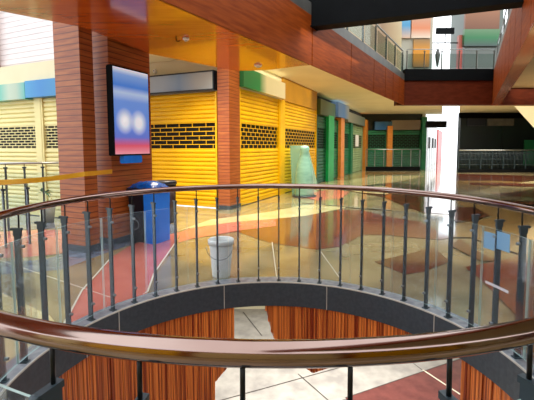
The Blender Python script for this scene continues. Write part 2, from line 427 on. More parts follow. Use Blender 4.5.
for k in range(48):
    a = math.radians(3 + 7.5*k)
    loc = ring(a, RP, 0)-Vector((CX, CY, 0)); rz = -a     # local +y points outward
    if pm is None:
        b, c, r, q = post_meshes()
        p = obj('post', b, 'post', rl, loc, rz)
        pm = [p, obj('cap', c, 'post', p), obj('rod', r, 'rod', p), obj('glass_clamp', q[0], 'clamp', p), obj('glass_clamp', q[1], 'clamp', p)]
    else:
        p = pm[0].copy(); C.objects.link(p); p.parent = rl; p.location = loc; p.rotation_euler = (0, 0, rz)
        for s in pm[1:]:
            d = s.copy(); C.objects.link(d); d.parent = p
half = math.radians(7.5) - .0035
def glass_panel():
    b = NB(); n = 8; V = []
    for i in range(n+1):
        a = -half + 2*half*i/n
        V.append([b.verts.new((r*math.sin(a), r*math.cos(a), z)) for r, z in ((RG, .07), (RG, .93), (RG-.008, .93), (RG-.008, .07))])
    for i in range(n):
        for k in range(4):
            f = b.faces.new((V[i][k], V[i+1][k], V[i+1][(k+1) % 4], V[i][(k+1) % 4])); f.material_index = 0 if k in (0, 2) else 1
    b.faces.new(V[0]).material_index = 1; b.faces.new(V[-1]).material_index = 1
    return b
gp = None
for k in range(24):
    a = math.radians(3 - 3.75 + 7.5 + 15*k - 3.75 + 3.75)
    if gp is None: gp = obj('glass_panel', glass_panel(), ['glass', 'glass_edge'], rl, (0, 0, 0), -a)
    else:
        g = gp.copy(); C.objects.link(g); g.parent = rl; g.rotation_euler = (0, 0, -a)

def thin_layer(px0, px1, py0, py1, m, label):  # patch added on the glass, shaped and coloured as a reflection
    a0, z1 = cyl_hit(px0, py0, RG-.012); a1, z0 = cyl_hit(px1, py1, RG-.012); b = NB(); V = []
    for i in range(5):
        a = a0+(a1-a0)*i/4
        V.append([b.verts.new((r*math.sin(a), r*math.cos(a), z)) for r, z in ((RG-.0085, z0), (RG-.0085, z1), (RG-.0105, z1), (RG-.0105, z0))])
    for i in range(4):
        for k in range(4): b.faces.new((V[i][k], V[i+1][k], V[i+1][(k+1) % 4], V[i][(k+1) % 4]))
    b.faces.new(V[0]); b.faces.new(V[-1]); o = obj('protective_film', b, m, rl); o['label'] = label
thin_layer(484, 494, 231, 251, 'film', 'pale blue film on the glass'); thin_layer(497, 509, 231, 253, 'film', 'pale blue film on the glass')
thin_layer(485, 508, 283, 291, 'film_white', 'whitish film on the glass')

# ------------------------------------------------------------------ upper storey around the atrium
ZS, ZC, ZT = 3.2, 3.85, 4.15
V0 = at(312, 65, z=ZS); V1 = at(404, 105, z=ZS); dV = (V1-V0).normalized(); nV = Vector((-dV.y, dV.x, 0))
Vb = V0 - dV*11
R0 = at(534, 22, z=ZS); R1 = at(492, 105, z=ZS); dR = (R1-R0).normalized(); nR = Vector((dR.y, -dR.x, 0)); Rb = R0 - dR*8
# glossy timber soffit over the walkway
so = [Vb+nV*.03, V0+nV*.03, at(300, 66, z=ZS), at(268, 70, z=ZS), at(236, 71, z=ZS), at(150, 54, z=ZS), at(82, 27, z=ZS), at(0, 11, z=ZS), at(0, 11, z=ZS)+Vector((-2.2, -1.6, 0)), at(0, 11, z=ZS)+Vector((-3.5, -5.5, 0)), Vector((Vb.x-1, Vb.y, 0))]
bm = NB(); prism(bm, [(p.x, p.y) for p in so], ZS, ZS+.06)
struct('ceiling_soffit', bm, 'soffit')
bm = NB(); prism(bm, [(p.x, p.y) for p in so], ZS+.061, ZT)
o = struct('ceiling_slab', bm, 'fascia_dark')
# left fascia panels
def fascia(name, P, d, n, cuts, z0, z1, m, inset=.0):
    """row of laminate panels with dark open joints; d along, n away from the void"""
    rt = None; b = NB()
    obox(b, P+d*((cuts[0]+cuts[-1])/2)+n*.09+Vector((0, 0, (z0+z1)/2+.04-P.z)), d*((cuts[-1]-cuts[0])/2), n*.05, Vector((0, 0, (z1-z0)/2-.04)))
    rt = struct(name, b, 'steel_dark')
    for a, c in zip(cuts, cuts[1:]):
        b = NB(); obox(b, P+d*((a+c)/2)+n*.02+Vector((0, 0, (z0+z1)/2-P.z)), d*((c-a)/2-.02), n*.02, Vector((0, 0, (z1-z0)/2)))
        obj('fascia_panel', b, m, rt)
    return rt
LV_ = (V1-V0).length
fascia('wall_atrium_left', V0, dV, nV, [-11, -5.6, 0, 2.35, 4.4, 5.75, 6.8, 7.75, LV_], ZS, ZT, 'fascia')
bm = NB(); obox(bm, (V0+V1)/2-dV*5.5+nV*.12+Vector((0, 0, ZT+.12-ZS)), dV*(LV_/2+5.5), nV*.12, Vector((0, 0, .12)))
struct('trim_6', bm, 'steel_grey')
fascia('wall_atrium_right', Rb, dR, nR, [0, 2, 4, 6, 7.2, 8.4, 9.6, 10.8, 12, 13.2, 14.4, 15.6, 16.8, 18, (R1-Rb).length], ZS, ZT+.35, 'fascia')
bm = NB(); obox(bm, (R0+R1)/2-dR*4+nR*.1+Vector((0, 0, ZT+.45-ZS)), dR*((R1-R0).length/2+4), nR*.1, Vector((0, 0, .1)))
struct('trim_7', bm, 'steel_grey')
# timber underside strip of the right fascia
wR = .27; bm = NB()
prism(bm, [(Rb+nR*.0).xy[:], R1.xy[:], (R1+nR*wR).xy[:], (Rb+nR*wR).xy[:]], ZS-.001, ZS+.03); struct('trim_8', bm, 'soffit')
# far fascia and the black channel on top of it
Q0, Q1 = V1.copy(), Vector((18, V1.y, ZS))
bm = NB(); bx(bm, V1.x-.3, 18, V1.y, V1.y+.3, ZS, ZT-.02); struct('wall_atrium_far', bm, 'fascia_dark')
bm = NB(); bx(bm, V1.x-.02, R1.x+.3, V1.y-.08, V1.y+.25, ZT-.02, ZT+.42); struct('trim_9', bm, 'steel_dark')
# cream ceilings (left over the shops, right, far), leaving the bright gap at the exit
gA, gB = (ray(441, 147), ray(458, 147))
def gp_(d, y): return (d.x/d.y*y, y)
bm = NB()
prism(bm, [(V0+nV*.15).xy[:], (V1+nV*.15).xy[:], (V1.x+.1, V1.y+.3), gp_(gA, V1.y+.3), gp_(gA, 27.5), (8, 27.5), LP(20, 6).xy[:], LP(3, 6.2).xy[:], LP(-1.3, 3.8).xy[:], LP(-2.3, 1.2).xy[:], so[5].xy[:], so[4].xy[:]], ZC, ZC+.3)
struct('ceiling_left', bm, 'cream')
bm = NB()
prism(bm, [(Rb+nR*wR).xy[:], (R1+nR*wR).xy[:], (R1.x+.5, V1.y+.3), gp_(gB, V1.y+.3), gp_(gB, 27), (30, 27), (30, 14), (14, -3)], ZC, ZC+.3)
struct('ceiling_right', bm, 'cream')
bm = NB()
P4 = [at(*q, Y=18) for q in ((514, 106), (534, 128), (575, 160), (575, 106))]
a = [bm.verts.new(q) for q in P4]; c = [bm.verts.new((q.x+.3, 18.4, q.z)) for q in P4]
bm.faces.new(a); bm.faces.new(c[::-1])
for k in range(4): bm.faces.new((a[k], a[(k+1) % 4], c[(k+1) % 4], c[k]))
struct('wall_bulkhead', bm, 'cream')

# black steel beam crossing the atrium
b0 = at(313, 27, z=3.92); b1 = at(518, 3, z=3.92); d = (b1-b0).normalized(); n = Vector((-d.y, d.x, 0))
bm = NB(); c0 = b0-d*.2; c1 = b1+d*.6
obox(bm, (c0+c1)/2+n*.11+Vector((0, 0, .45)), d*((c1-c0).length/2), n*.11, Vector((0, 0, .45)))
obox(bm, (c0+c1)/2+n*.11+Vector((0, 0, .01)), d*((c1-c0).length/2), n*.16, Vector((0, 0, .012)))
tag(obj('steel_beam', bm, 'steel_dark'), 'heavy black steel beam crossing the atrium void overhead', 'beam')

def glass_rail(name, label, P, d, L, z0, h, np_, cat='railing', group=None, rail_r=.022, post_m='post', base=None, glass=True, bars=False, gm='glass'):
    t = thing(name, label, cat, P, math.atan2(d.y, d.x), group)
    t.location.z = z0
    b = NB(); cyl(b, (0, 0, h), (L, 0, h), rail_r); obj('handrail', b, 'chrome', t)
    for i in range(np_+1):
        b = NB(); x = L*i/np_
        bx(b, x-.014, x+.014, -.025, .025, 0, h-.07); bx(b, x-.03, x+.03, -.03, .03, h-.1, h-.07); cyl(b, (x, 0, h-.08), (x, 0, h), .008)
        obj('post', b, post_m, t)
    for i in range(np_):
        if glass:
            b = NB(); bx(b, L*(i+.04)/np_, L*(i+.96)/np_, -.05, -.042, .08, h-.18); obj('glass_panel', b, gm, t)
        elif bars:
            b = NB()
            for z in (.35, .6, .85): cyl(b, (L*i/np_, 0, z*h), (L*(i+1)/np_, 0, z*h), .012, n=6)
            for q in range(1, 8): x = L*(i+q/8)/np_; cyl(b, (x, 0, .1), (x, 0, h), .009, n=6)
            obj('bar_infill', b, 'post', t)
    if base:
        b = NB(); bx(b, 0, L, -.08, .08, 0, base); obj('base_kerb', b, 'steel_dark', t)
    return t
glass_rail('balcony_railing', 'glass balcony railing with grey handrail along the left side of the upper floor', V0+nV*.1-dV*1.5, dV, LV_+1.5, ZT+.24, .9, 8, post_m='steel_grey', gm='balcony_glass', rail_r=.03)
glass_rail('balcony_railing', 'glass balcony railing above the black channel on the far side of the atrium', Vector((V1.x+.1, V1.y+.1, 0)), Vector((1, 0, 0)), 3.4, ZT+.4, .8, 5, gm='balcony_glass', post_m='steel_grey', rail_r=.015)
glass_rail('balcony_railing', 'balcony railing with grey handrail along the right side of the upper floor', Rb+nR*.1+dR*4, dR, (R1-Rb).length-4, ZT+.55, .85, 9, post_m='steel_grey')

# ------------------------------------------------------------------ shutters
def shutter(name, label, P, rz, w, h, m, mesh=(1.53, 2.2), pitch=.112, guide=None, grille_m=None, gpitch=.112, group=None, dark='void', cell=.28):
    t = thing(name, label, 'shutter', P, rz, group); guide = guide or m
    def curtain(z0, z1):
        b = NB(); n = max(1, round((z1-z0)/pitch)); p = (z1-z0)/n; prof = []
        for i in range(n):
            z = z0+i*p
            prof += [(0.004, z), (-.02, z+p*.18), (-.022, z+p*.5), (-.010, z+p*.85), (.012, z+p*.93)]
        prof.append((0.004, z1))
        A = [b.verts.new((.03, y, z)) for y, z in prof]; B = [b.verts.new((w-.03, y, z)) for y, z in prof]
        for i in range(len(prof)-1): b.faces.new((A[i], B[i], B[i+1], A[i+1]))
        return b
    obj('slat_curtain', curtain(.08, mesh[0]), m, t)
    if h > mesh[1]+.05: obj('slat_curtain', curtain(mesh[1], h), m, t)
    b = NB(); bx(b, 0, w, .05, .07, mesh[0]-.03, mesh[1]+.03); obj('interior', b, dark, t)
    b = NB(); n = max(2, round((mesh[1]-mesh[0])/gpitch)); p = (mesh[1]-mesh[0])/n
    for i in range(n+1): bx(b, .03, w-.03, -.012, .004, mesh[0]+i*p-.009, mesh[0]+i*p+.009)
    for i in range(n):
        x = .03+cell*(.5 if i % 2 else 1)
        while x < w-.05:
            bx(b, x-.008, x+.008, -.010, .002, mesh[0]+i*p, mesh[0]+(i+1)*p); x += cell
    obj('open_grille', b, grille_m or m, t)
    b = NB(); bx(b, 0, w, -.03, .02, .02, .09); obj('bottom_bar', b, guide, t)
    for x in (0, w-.05):
        b = NB(); bx(b, x, x+.05, -.05, .03, 0, h); obj('guide_rail', b, guide, t)
    return t
RZ_S = DL; RZ_F = DL-PI/2                      # faces the corridor / faces the camera
# yellow shop on the corner
sF = .12
wF = tL(150, sF)+.5 - tL(218, sF)
P = LP(sF, tL(218, sF)+wF)
shutter('roller_shutter', 'wide yellow roller shutter facing the opening, between the screen column and the corner column', P, RZ_F, wF, 2.97, 'yellow', cell=.42)
s0, s1, s2, s3 = sL(240), sL(279.5), sL(284.5), sL(316.5)
shutter('roller_shutter', 'yellow roller shutter under the green sign, right beside the corner column', LP(s0, .05), RZ_S, s1-s0, 3.1, 'yellow')
shutter('roller_shutter', 'yellow roller shutter behind the leaning milky plastic sheet', LP(s2, .05), RZ_S, s3-s2, 3.1, 'yellow')
b = NB(); bx(b, s1, s2, -.02, .2, 0, 3.1)
o = obj('shop_post', b, 'yellow', None, LP(0, 0), RZ_S); tag(o, 'yellow steel post between the two corridor side yellow shutters', 'post')
b = NB(); bx(b, s2-.1, s3, .0, .2, 3.1, ZC); tag(obj('sign_board', b, 'yellow_board', None, LP(0, 0), RZ_S), 'plain ochre board above the far yellow shutter', 'sign')
b = NB(); bx(b, s0, s1+.2, -.12, .0, 3.12, 3.62)
tag(obj('shop_sign', b, grad_mat('green to cream sign print', [(0, '1f6a3c'), (.33, '1c7a42'), (.5, 'cfc79c'), (1, 'd8cfa8')], 'X'), None, LP(0, 0), RZ_S), 'soft green and cream sign above the first corridor side yellow shutter', 'sign')
b = NB(); bx(b, s0-.1, s3+.05, .07, .25, 3.1, ZC); struct('wall_shops', b, 'cream').matrix_world = Matrix.Translation(LP(0, 0)) @ Matrix.Rotation(RZ_S, 4, 'Z')
# wall above the frontal shutter and its sign
b = NB(); bx(b, -.2, wF+.3, 0, .2, 2.97, ZC); o = struct('wall_front', b, 'cream'); o.location = LP(sF+.02, tL(218, sF)+wF); o.rotation_euler = (0, 0, RZ_F)
t = thing('shop_sign', 'pale blue grey light box sign above the wide yellow shutter', 'sign', LP(sF, tL(218, sF)+wF), RZ_F)
b = NB(); bx(b, .1, wF-.02, -.16, 0, 3.02, 3.44); obj('panel', b, grad_mat('blue grey sign print', [(0, 'a9b4c0'), (.4, '9db0c8'), (.6, '7e9cc4'), (.8, 'a8b2ba'), (1, 'b4bcc0')], 'X'), t)
b = NB(); bx(b, .08, wF, -.18, .02, 3.44, 3.47); bx(b, .08, wF, -.18, .02, 2.99, 3.02); bx(b, wF-.03, wF, -.18, .02, 3.0, 3.46); obj('frame', b, 'navy_plastic', t)
# dark wall behind shutters (keeps daylight out of the shops)
b = NB(); bx(b, s0, 26, .3, .4, 0, ZC); struct('wall_shop_backs', b, 'void').matrix_world = Matrix.Translation(LP(0, 0)) @ Matrix.Rotation(RZ_S, 4, 'Z')

# columns
def column(name, label, s, t0, w, dpt, h, m='column', cap=None, group=None, base=True):
    """near corner at station s on the shop line offset t0; w along nL, dpt along dL"""
    t = thing(name, label, 'column', LP(s, t0), RZ_S, group)
    b = NB(); bx(b, 0, dpt, 0, w, 0, h); obj('shaft', b, m, t)
    if base:
        b = NB(); bx(b, -.012, dpt+.012, -.012, w, 0, .1); obj('skirting', b, 'granite', t)
    return t
wC = tL(218, 0); dC = s0
column('timber_column', 'red brown boarded corner column between the yellow shutters', 0, 0, wC, dC, ZC)
sA = sL(83); dA = sL(96)-sA; wA = tL(58, sA)
column('timber_column', 'thick red brown boarded column nearest the opening, beside the cream shutters', sA, 0, wA, dA, 3.8)
sB = sL(111); dB = sL(151.5)-sB
column('timber_column', 'broad boarded wall column carrying the display screen above the blue bin', sB, 0, .5, dB, 3.8)
# cream shop at the left
P5 = at(50, 217, z=0)
def FP(px):     # x along the cream shop's face at pixel column px
    d = ray(px, 147); ux = -nL; o = P5
    det = ux.x*(-d.y) - ux.y*(-d.x)
    return (-o.x*(-d.y) + o.y*(-d.x))/det
x0, x1, x2, x3 = FP(-22), FP(39.5), FP(44.5), FP(88)
def FW(x, z=0): v = P5 - nL*x; return Vector((v.x, v.y, z))
shutter('roller_shutter', 'cream roller shutter at the left edge behind the low railing', FW(x0), RZ_F, x1-x0, 2.66, 'cream_shut', mesh=(1.55, 2.05), pitch=.1, gpitch=.065, cell=.22)
shutter('roller_shutter', 'narrow cream roller shutter between its white post and the thick column', FW(x2), RZ_F, x3-x2, 2.66, 'cream_shut', mesh=(1.55, 2.05), pitch=.1, gpitch=.065, cell=.22)
b = NB(); bx(b, x1, x2, -.06, .05, 0, 2.66); tag(obj('shop_post', b, 'cream_shut', None, FW(0), RZ_F), 'cream post between the two cream shutters', 'post')
b = NB(); bx(b, x0-3, x3, .08, .25, 0, 6.2); o = struct('wall_left', b, 'white_wall'); o.location = FW(0); o.rotation_euler = (0, 0, RZ_F)
b = NB(); bx(b, x0, x3, -.10, .08, 2.95, 3.42); o = struct('trim_10', b, 'cream'); o.location = FW(0); o.rotation_euler = (0, 0, RZ_F)
for i in range(26):
    pass
b = NB()
for i in range(22): bx(b, x0-3, x3, .066, .085, 3.5+.12*i, 3.5+.12*i+.112)
o = struct('wall_cladding', b, 'white_wall'); o.location = FW(0); o.rotation_euler = (0, 0, RZ_F)
xa = FP(36)
b = NB(); bx(b, x0, xa, -.2, -.02, 2.64, 3.0)
tag(obj('shop_sign', b, grad_mat('teal and white sign print', [(0, '4fa08c'), (.6, '58a896'), (.75, 'a8b8a4'), (.86, 'a0b09c'), (1, '48a09a')], 'X'), None, FW(0), RZ_F), 'soft teal and white sign above the left cream shutter', 'sign')
b = NB(); bx(b, xa+.01, x3, -.2, -.02, 2.66, 3.02)
tag(obj('shop_sign', b, grad_mat('blue sign print', [(0, '2a88b8'), (.3, '1472b4'), (1, '3488a8')], 'X'), None, FW(0), RZ_F), 'blue sign above the narrow cream shutter', 'sign')
b = NB(); xb = FP(2); bx(b, xb-.12, xb, -.1, .06, 3.43, 6); tag(obj('downpipe', b, 'fascia', None, FW(0), RZ_F), 'thin brown upright at the left edge of the pale cladding', 'pipe')

# back of the hall behind the viewpoint
b = NB(); bx(b, -13, 24, -3.3, -3.0, 0, 3.2); struct('wall_back', b, 'fascia')
for k in range(5):
    b = NB(); bx(b, -8+k*3.2, -5.2+k*3.2, -2.99, -2.9, .05, 2.8); struct('wall_back_panel', b, 'yellow' if k % 2 else 'cream_shut')  # unseen coloured panels, added for the handrail to reflect
# ------------------------------------------------------------------ green shops further down
def lbox(name, label, cat, px0, px1, z0, z1, m, t0=-.02, t1=.25, group=None):
    a, c = sL(px0), sL(px1); b = NB(); bx(b, 0, c-a, t0, t1, z0, z1)
    return tag(obj(name, b, m, None, LP(a, 0), RZ_S), label, cat, group)
def lshut(label, px0, px1, m, h=2.9, **k):
    a, c = sL(px0), sL(px1); return shutter('roller_shutter', label, LP(a, .05), RZ_S, c-a, h, m, pitch=.14, **k)
lshut('dark green roller shutter just past the yellow shop', 317, 326, 'green_shut', mesh=(1.5, 2.4))
lbox('shop_pillar', 'bright green pillar just past the yellow shop', 'pillar', 326, 331.5, 0, 3.0, 'green_paint', -.12)
lshut('green roller shutter between the bright green pillar and the first orange pillar', 332, 338, 'teal_shut', mesh=(1.5, 2.3))
lbox('shop_pillar', 'slim orange pillar nearest the bright green pillar', 'pillar', 338, 341.5, 0, 3.4, 'orange_paint', -.15)
lshut('green roller shutter between the slim orange pillar and the teal post', 342, 349.5, 'teal_shut', mesh=(1.5, 2.3))
lbox('shop_post', 'teal post beside the pale green shutter', 'post', 349.5, 351.5, 0, 3.0, 'teal_shut', -.08)
lshut('pale green roller shutter with a small white notice', 352, 362.5, 'pale_green_shut', mesh=(1.5, 2.3))
lbox('notice', 'small white notice hanging on the pale green shutter', 'notice', 354.5, 357.5, 1.6, 2.3, 'white_paint', -.06, -.03)
lbox('shop_pillar', 'orange pillar at the inner corner before the far green shops', 'pillar', 363, 365.5, 0, 3.4, 'orange_paint', -.15)
lbox('shop_sign', 'dull green sign board above the corridor side green shutters', 'sign', 318, 333, 2.95, 3.6, grad_mat('olive sign print', [(0, '5a6a40'), (1, '3a5a44')], 'X'), -.1, .2)
lbox('shop_sign', 'soft blue sign board above the slim orange pillar', 'sign', 334, 345, 3.05, 3.75, grad_mat('blue sign print small', [(0, '5a7aa8'), (.5, '3c74b4'), (1, '8a8f88')], 'X'), -.2, .2)
lbox('shop_sign', 'grey sign board above the pale green shutter', 'sign', 346, 363, 2.95, 3.5, grad_mat('grey sign print', [(0, '8a8a78'), (1, '5c6c60')], 'X'), -.1, .2)
YF = 27.0
def fx(px, Y=YF): d = ray(px, 147); return d.x/d.y*Y
def fshut(label, px0, px1, m, Y=YF, h=2.7, **k):
    return shutter('roller_shutter', label, Vector((fx(px0, Y), Y, 0)), 0, fx(px1, Y)-fx(px0, Y), h, m, pitch=.16, mesh=(1.5, 2.4), **k)
def fbox(name, label, cat, px0, px1, z0, z1, m, Y=YF, y0=-.15, y1=.1, group=None):
    b = NB(); bx(b, 0, fx(px1, Y)-fx(px0, Y), y0, y1, z0, z1)
    return tag(obj(name, b, m, None, Vector((fx(px0, Y), Y, 0))), label, cat, group)
fshut('far dark green roller shutter left of the orange pillar', 366, 386, 'teal_shut')
fbox('shop_pillar', 'orange pillar standing between the two far green shutters', 'pillar', 386, 391, 0, 3.0, 'orange_paint', y0=-.3)
fshut('far dark green roller shutter right of the orange pillar', 391, 420, 'green_shut')
fbox('shop_pillar', 'green corner pillar at the end of the far green shops', 'pillar', 420, 424.5, 0, 3.6, 'teal_shut', y0=-.3)
fbox('shop_sign', 'blue sign on the fascia above the far green shutters', 'sign', 374, 391, 2.75, 3.3, grad_mat('blue sign far', [(0, '3f6f9f'), (.5, '1f66a8'), (1, '4f7f9f')], 'X'))
fbox('shop_sign', 'long grey brown sign above the far green shutters', 'sign', 391, 419, 2.75, 3.4, grad_mat('brown sign far', [(0, '8a7f70'), (1, '6f5f52')], 'X'))
b = NB(); bx(b, fx(340), fx(424.5), YF+.15, YF+.3, 0, ZC); struct('wall_far', b, 'black_green')
# white and red fronts receding beside the exit
g0 = Vector((fx(424.5, 27), 27, 0)); g1 = Vector((fx(441, 46), 46, 0)); dg = (g1-g0).normalized(); Lg = (g1-g0).length; rg = math.atan2(dg.y, dg.x)
t = thing('storefront', 'white panelled shop front with dark windows receding beside the bright exit', 'shop front', g0, rg)
b = NB(); bx(b, 0, Lg*.62, 0, .2, 0, ZC); obj('panel', b, 'white_paint', t)
for i in range(3):
    b = NB(); bx(b, Lg*(.14+.16*i), Lg*(.14+.16*i)+1.6, -.04, 0, 1.45, 2.3); obj('window', b, 'void', t)
for i in range(6):
    b = NB(); bx(b, Lg*.1*i, Lg*.1*i+.12, -.03, 0, 0, ZC-.4); obj('mullion', b, 'chrome', t)
b = NB(); bx(b, Lg*.62, Lg, -.1, .2, 0, 3.3); tag(obj('storefront', b, 'red_paint', None, g0, rg), 'red shop front beside the bright exit', 'shop front')
fbox('hanging_beam', 'short dark beam hanging in front of the bright exit', 'beam', 426, 446, 2.75, 3.15, 'steel_dark', Y=24, y0=0, y1=.2)
# dark fronts to the right
fbox('storefront', 'very dark green shop front right of the bright exit', 'shop front', 458.5, 500, 0, 3.45, 'black_green', Y=26)
fbox('storefront', 'very dark shop front at the far right edge', 'shop front', 500.5, 560, 0, 3.45, 'black_green', Y=26)
fbox('shop_sign', 'dark navy sign over the very dark shop front', 'sign', 466, 484, 2.95, 3.4, 'navy_plastic', Y=25.8, y0=-.05, y1=.04)
fbox('shop_sign', 'grey sign over the far right dark shop front', 'sign', 486, 512, 2.95, 3.4, 'steel_grey', Y=25.8, y0=-.05, y1=.04)
fbox('painted_board', 'green panel beside the dark shop front at the far right', 'panel', 524, 545, .3, 2.0, 'teal_shut', Y=25.8, y0=-.05, y1=.04)
b = NB(); bx(b, fx(458.5, 26.3), 30, 26.3, 26.5, 0, ZC); struct('wall_right_far', b, 'steel_dark')
b = NB(); bx(b, 22, 22.3, 6, 26.4, 0, ZC); struct('wall_right', b, 'black_green')
glass_rail('guard_railing', 'far glass railing in front of the green shops', Vector((fx(366, 25.2), 25.2, 0)), Vector((1, 0, 0)), fx(420, 25.2)-fx(366, 25.2), 0, 1.4, 6, base=.28, post_m='chrome')
glass_rail('guard_railing', 'far railing in front of the very dark shops at the right', Vector((fx(459, 23.5), 23.5, 0)), Vector((1, 0, 0)), fx(560, 23.5)-fx(459, 23.5), 0, 1.35, 9, base=.2, rail_r=.035, glass=False, bars=True)

# ------------------------------------------------------------------ upper floor shops
def ybox(name, label, cat, px0, py0, px1, py1, Y, m, th=.1):
    p, q = at(px0, py1, Y=Y), at(px1, py0, Y=Y); b = NB(); bx(b, 0, q.x-p.x, 0, th, 0, q.z-p.z)
    return tag(obj(name, b, m, None, (p.x, Y, p.z)), label, cat)
UL = (V1-V0)
b = NB(); w0 = V0+nV*1.0-dV*1; obox(b, w0+dV*6.2+Vector((0, 0, ZT+1.6-ZS)), dV*7.0, nV*.08, Vector((0, 0, 1.7)))
struct('wall_upper_left', b, grad_mat('upper shop wall', [(0, 'b9a680'), (.3, '6d7a58'), (.5, 'c8b48c'), (.75, '9a7a58'), (1, 'c9b890')], 'X'))
bm = NB(); prism(bm, [(V0+nV*.2-dV*1).xy[:], (V1+nV*.2).xy[:], (V1+nV*3).xy[:], (V0+nV*3-dV*1).xy[:]], ZT+.02, ZT+.1); struct('floor_upper_left', bm, 'cream')
ZU = ZT
bm = NB(); bx(bm, V1.x+.0, 16, V1.y+.31, 24, ZU-.1, ZU); struct('floor_upper_far', bm, 'cream')
def ufront(px0, px1, y0, Y, label, m, ztop=9.2):
    p, q = at(px0, 90, Y=Y), at(px1, 90, Y=Y); b = NB(); bx(b, 0, q.x-p.x, 0, 1.5, 0, ztop-ZU)
    return tag(obj('storefront', b, m, None, (p.x, Y, ZU)), label, 'shop front')
ufront(378, 431, 38, 19.2, 'grey green upper floor shop front under the blurred signs', grad_mat('upper shop front', [(0, '3a4a44'), (.2, '6a7a74'), (.4, 'a8a494'), (1, 'b8ac98')], 'Z'))
ufront(463, 500, 46, 19.2, 'grey upper floor shop front below the dark green sign', grad_mat('grey front', [(0, '5a5a54'), (.3, '6a6e6a'), (1, '50605a')], 'Z'))
ybox('shop_sign', 'soft blue and grey sign on the upper floor at left', 'sign', 385, 10, 411, 38, 19.05, grad_mat('upper blue sign', [(0, 'c8a890'), (.45, '3f88b0'), (.75, '5a90b0'), (1, 'a08a80')], 'Z'), .15)
ybox('shop_sign', 'soft orange and cream sign on the upper floor next to the blue one', 'sign', 411.3, 10, 431, 38, 19.05, grad_mat('upper orange sign', [(0, 'd8c4b0'), (.35, 'c87850'), (.7, 'b88a70'), (1, 'c09a88')], 'Z'), .15)
ybox('banner', 'hanging orange banner on the upper floor', 'banner', 413, 39, 430, 67, 19.1, grad_mat('orange banner', [(0, '8a6a40'), (.3, 'cf8420'), (.6, 'd08a18'), (1, '907048')], 'Z'), .09)
ybox('steel_bar', 'thin dark bar spanning the bright gap on the upper floor', 'bar', 431.3, 42.3, 462.7, 43.3, 19.3, 'steel_dark', .05)
p = at(445, 42.6, Y=19.32); q0, q1 = at(436, 34, Y=19.32), at(454, 28, Y=19.32)
t = thing('standing_sign', 'small dark sign on a thin stem against the bright sky on the upper floor', 'sign', p)
b = NB(); bx(b, q0.x-p.x, q1.x-p.x, -.05, .05, q0.z-p.z, q1.z-p.z); obj('panel', b, 'steel_dark', t)
b = NB(); cyl(b, (0, 0, 0), (0, 0, q0.z-p.z), .02); obj('stem', b, 'steel_dark', t)
t = thing('hanging_lantern', 'slim dark lantern hanging against the bright sky on the upper floor', 'lantern', at(437, 72.6, Y=19.36))
b = NB(); cyl(b, (0, 0, 1.1), (0, 0, 1.44), .012); obj('cord', b, 'rod', t)
b = NB(); lathe(b, [(.01, 1.15), (.06, 1.1), (.12, .85), (.09, .6), (.05, .35), (.01, .25)], 12); obj('lantern_shade', b, 'steel_grey', t)
ybox('shop_board', 'ribbed brown board over the upper floor shop at right', 'board', 465, 9, 500, 29, 19.05, grad_mat('brown board', [(0, '6a4028'), (1, '8a5c40')], 'Z'), .15)
ybox('shop_sign', 'soft dark green sign over the upper floor shop at right', 'sign', 464, 29, 500, 46, 19.0, grad_mat('green sign upper', [(0, '3a4a48'), (.5, '1f6a3c'), (1, '5a7a58')], 'Z'), .2)
p = at(459, 35, Y=19.2); q = at(463, 35, Y=19.2); b = NB(); bx(b, 0, q.x-p.x, 0, .2, 0, p.z-ZU)
tag(obj('sign_column', b, grad_mat('red fade', [(0, 'b8a8a0'), (.5, 'b04038'), (1, 'a86050')], 'Z'), None, (p.x, 19.2, ZU)), 'slim red column left of the dark green upper sign', 'column')
b = NB(); obox(b, (R0+R1)/2+nR*1.4+Vector((0, 0, ZT+2-ZS)), dR*5.5, nR*.1, Vector((0, 0, 1.7))); struct('wall_upper_right', b, 'cream')

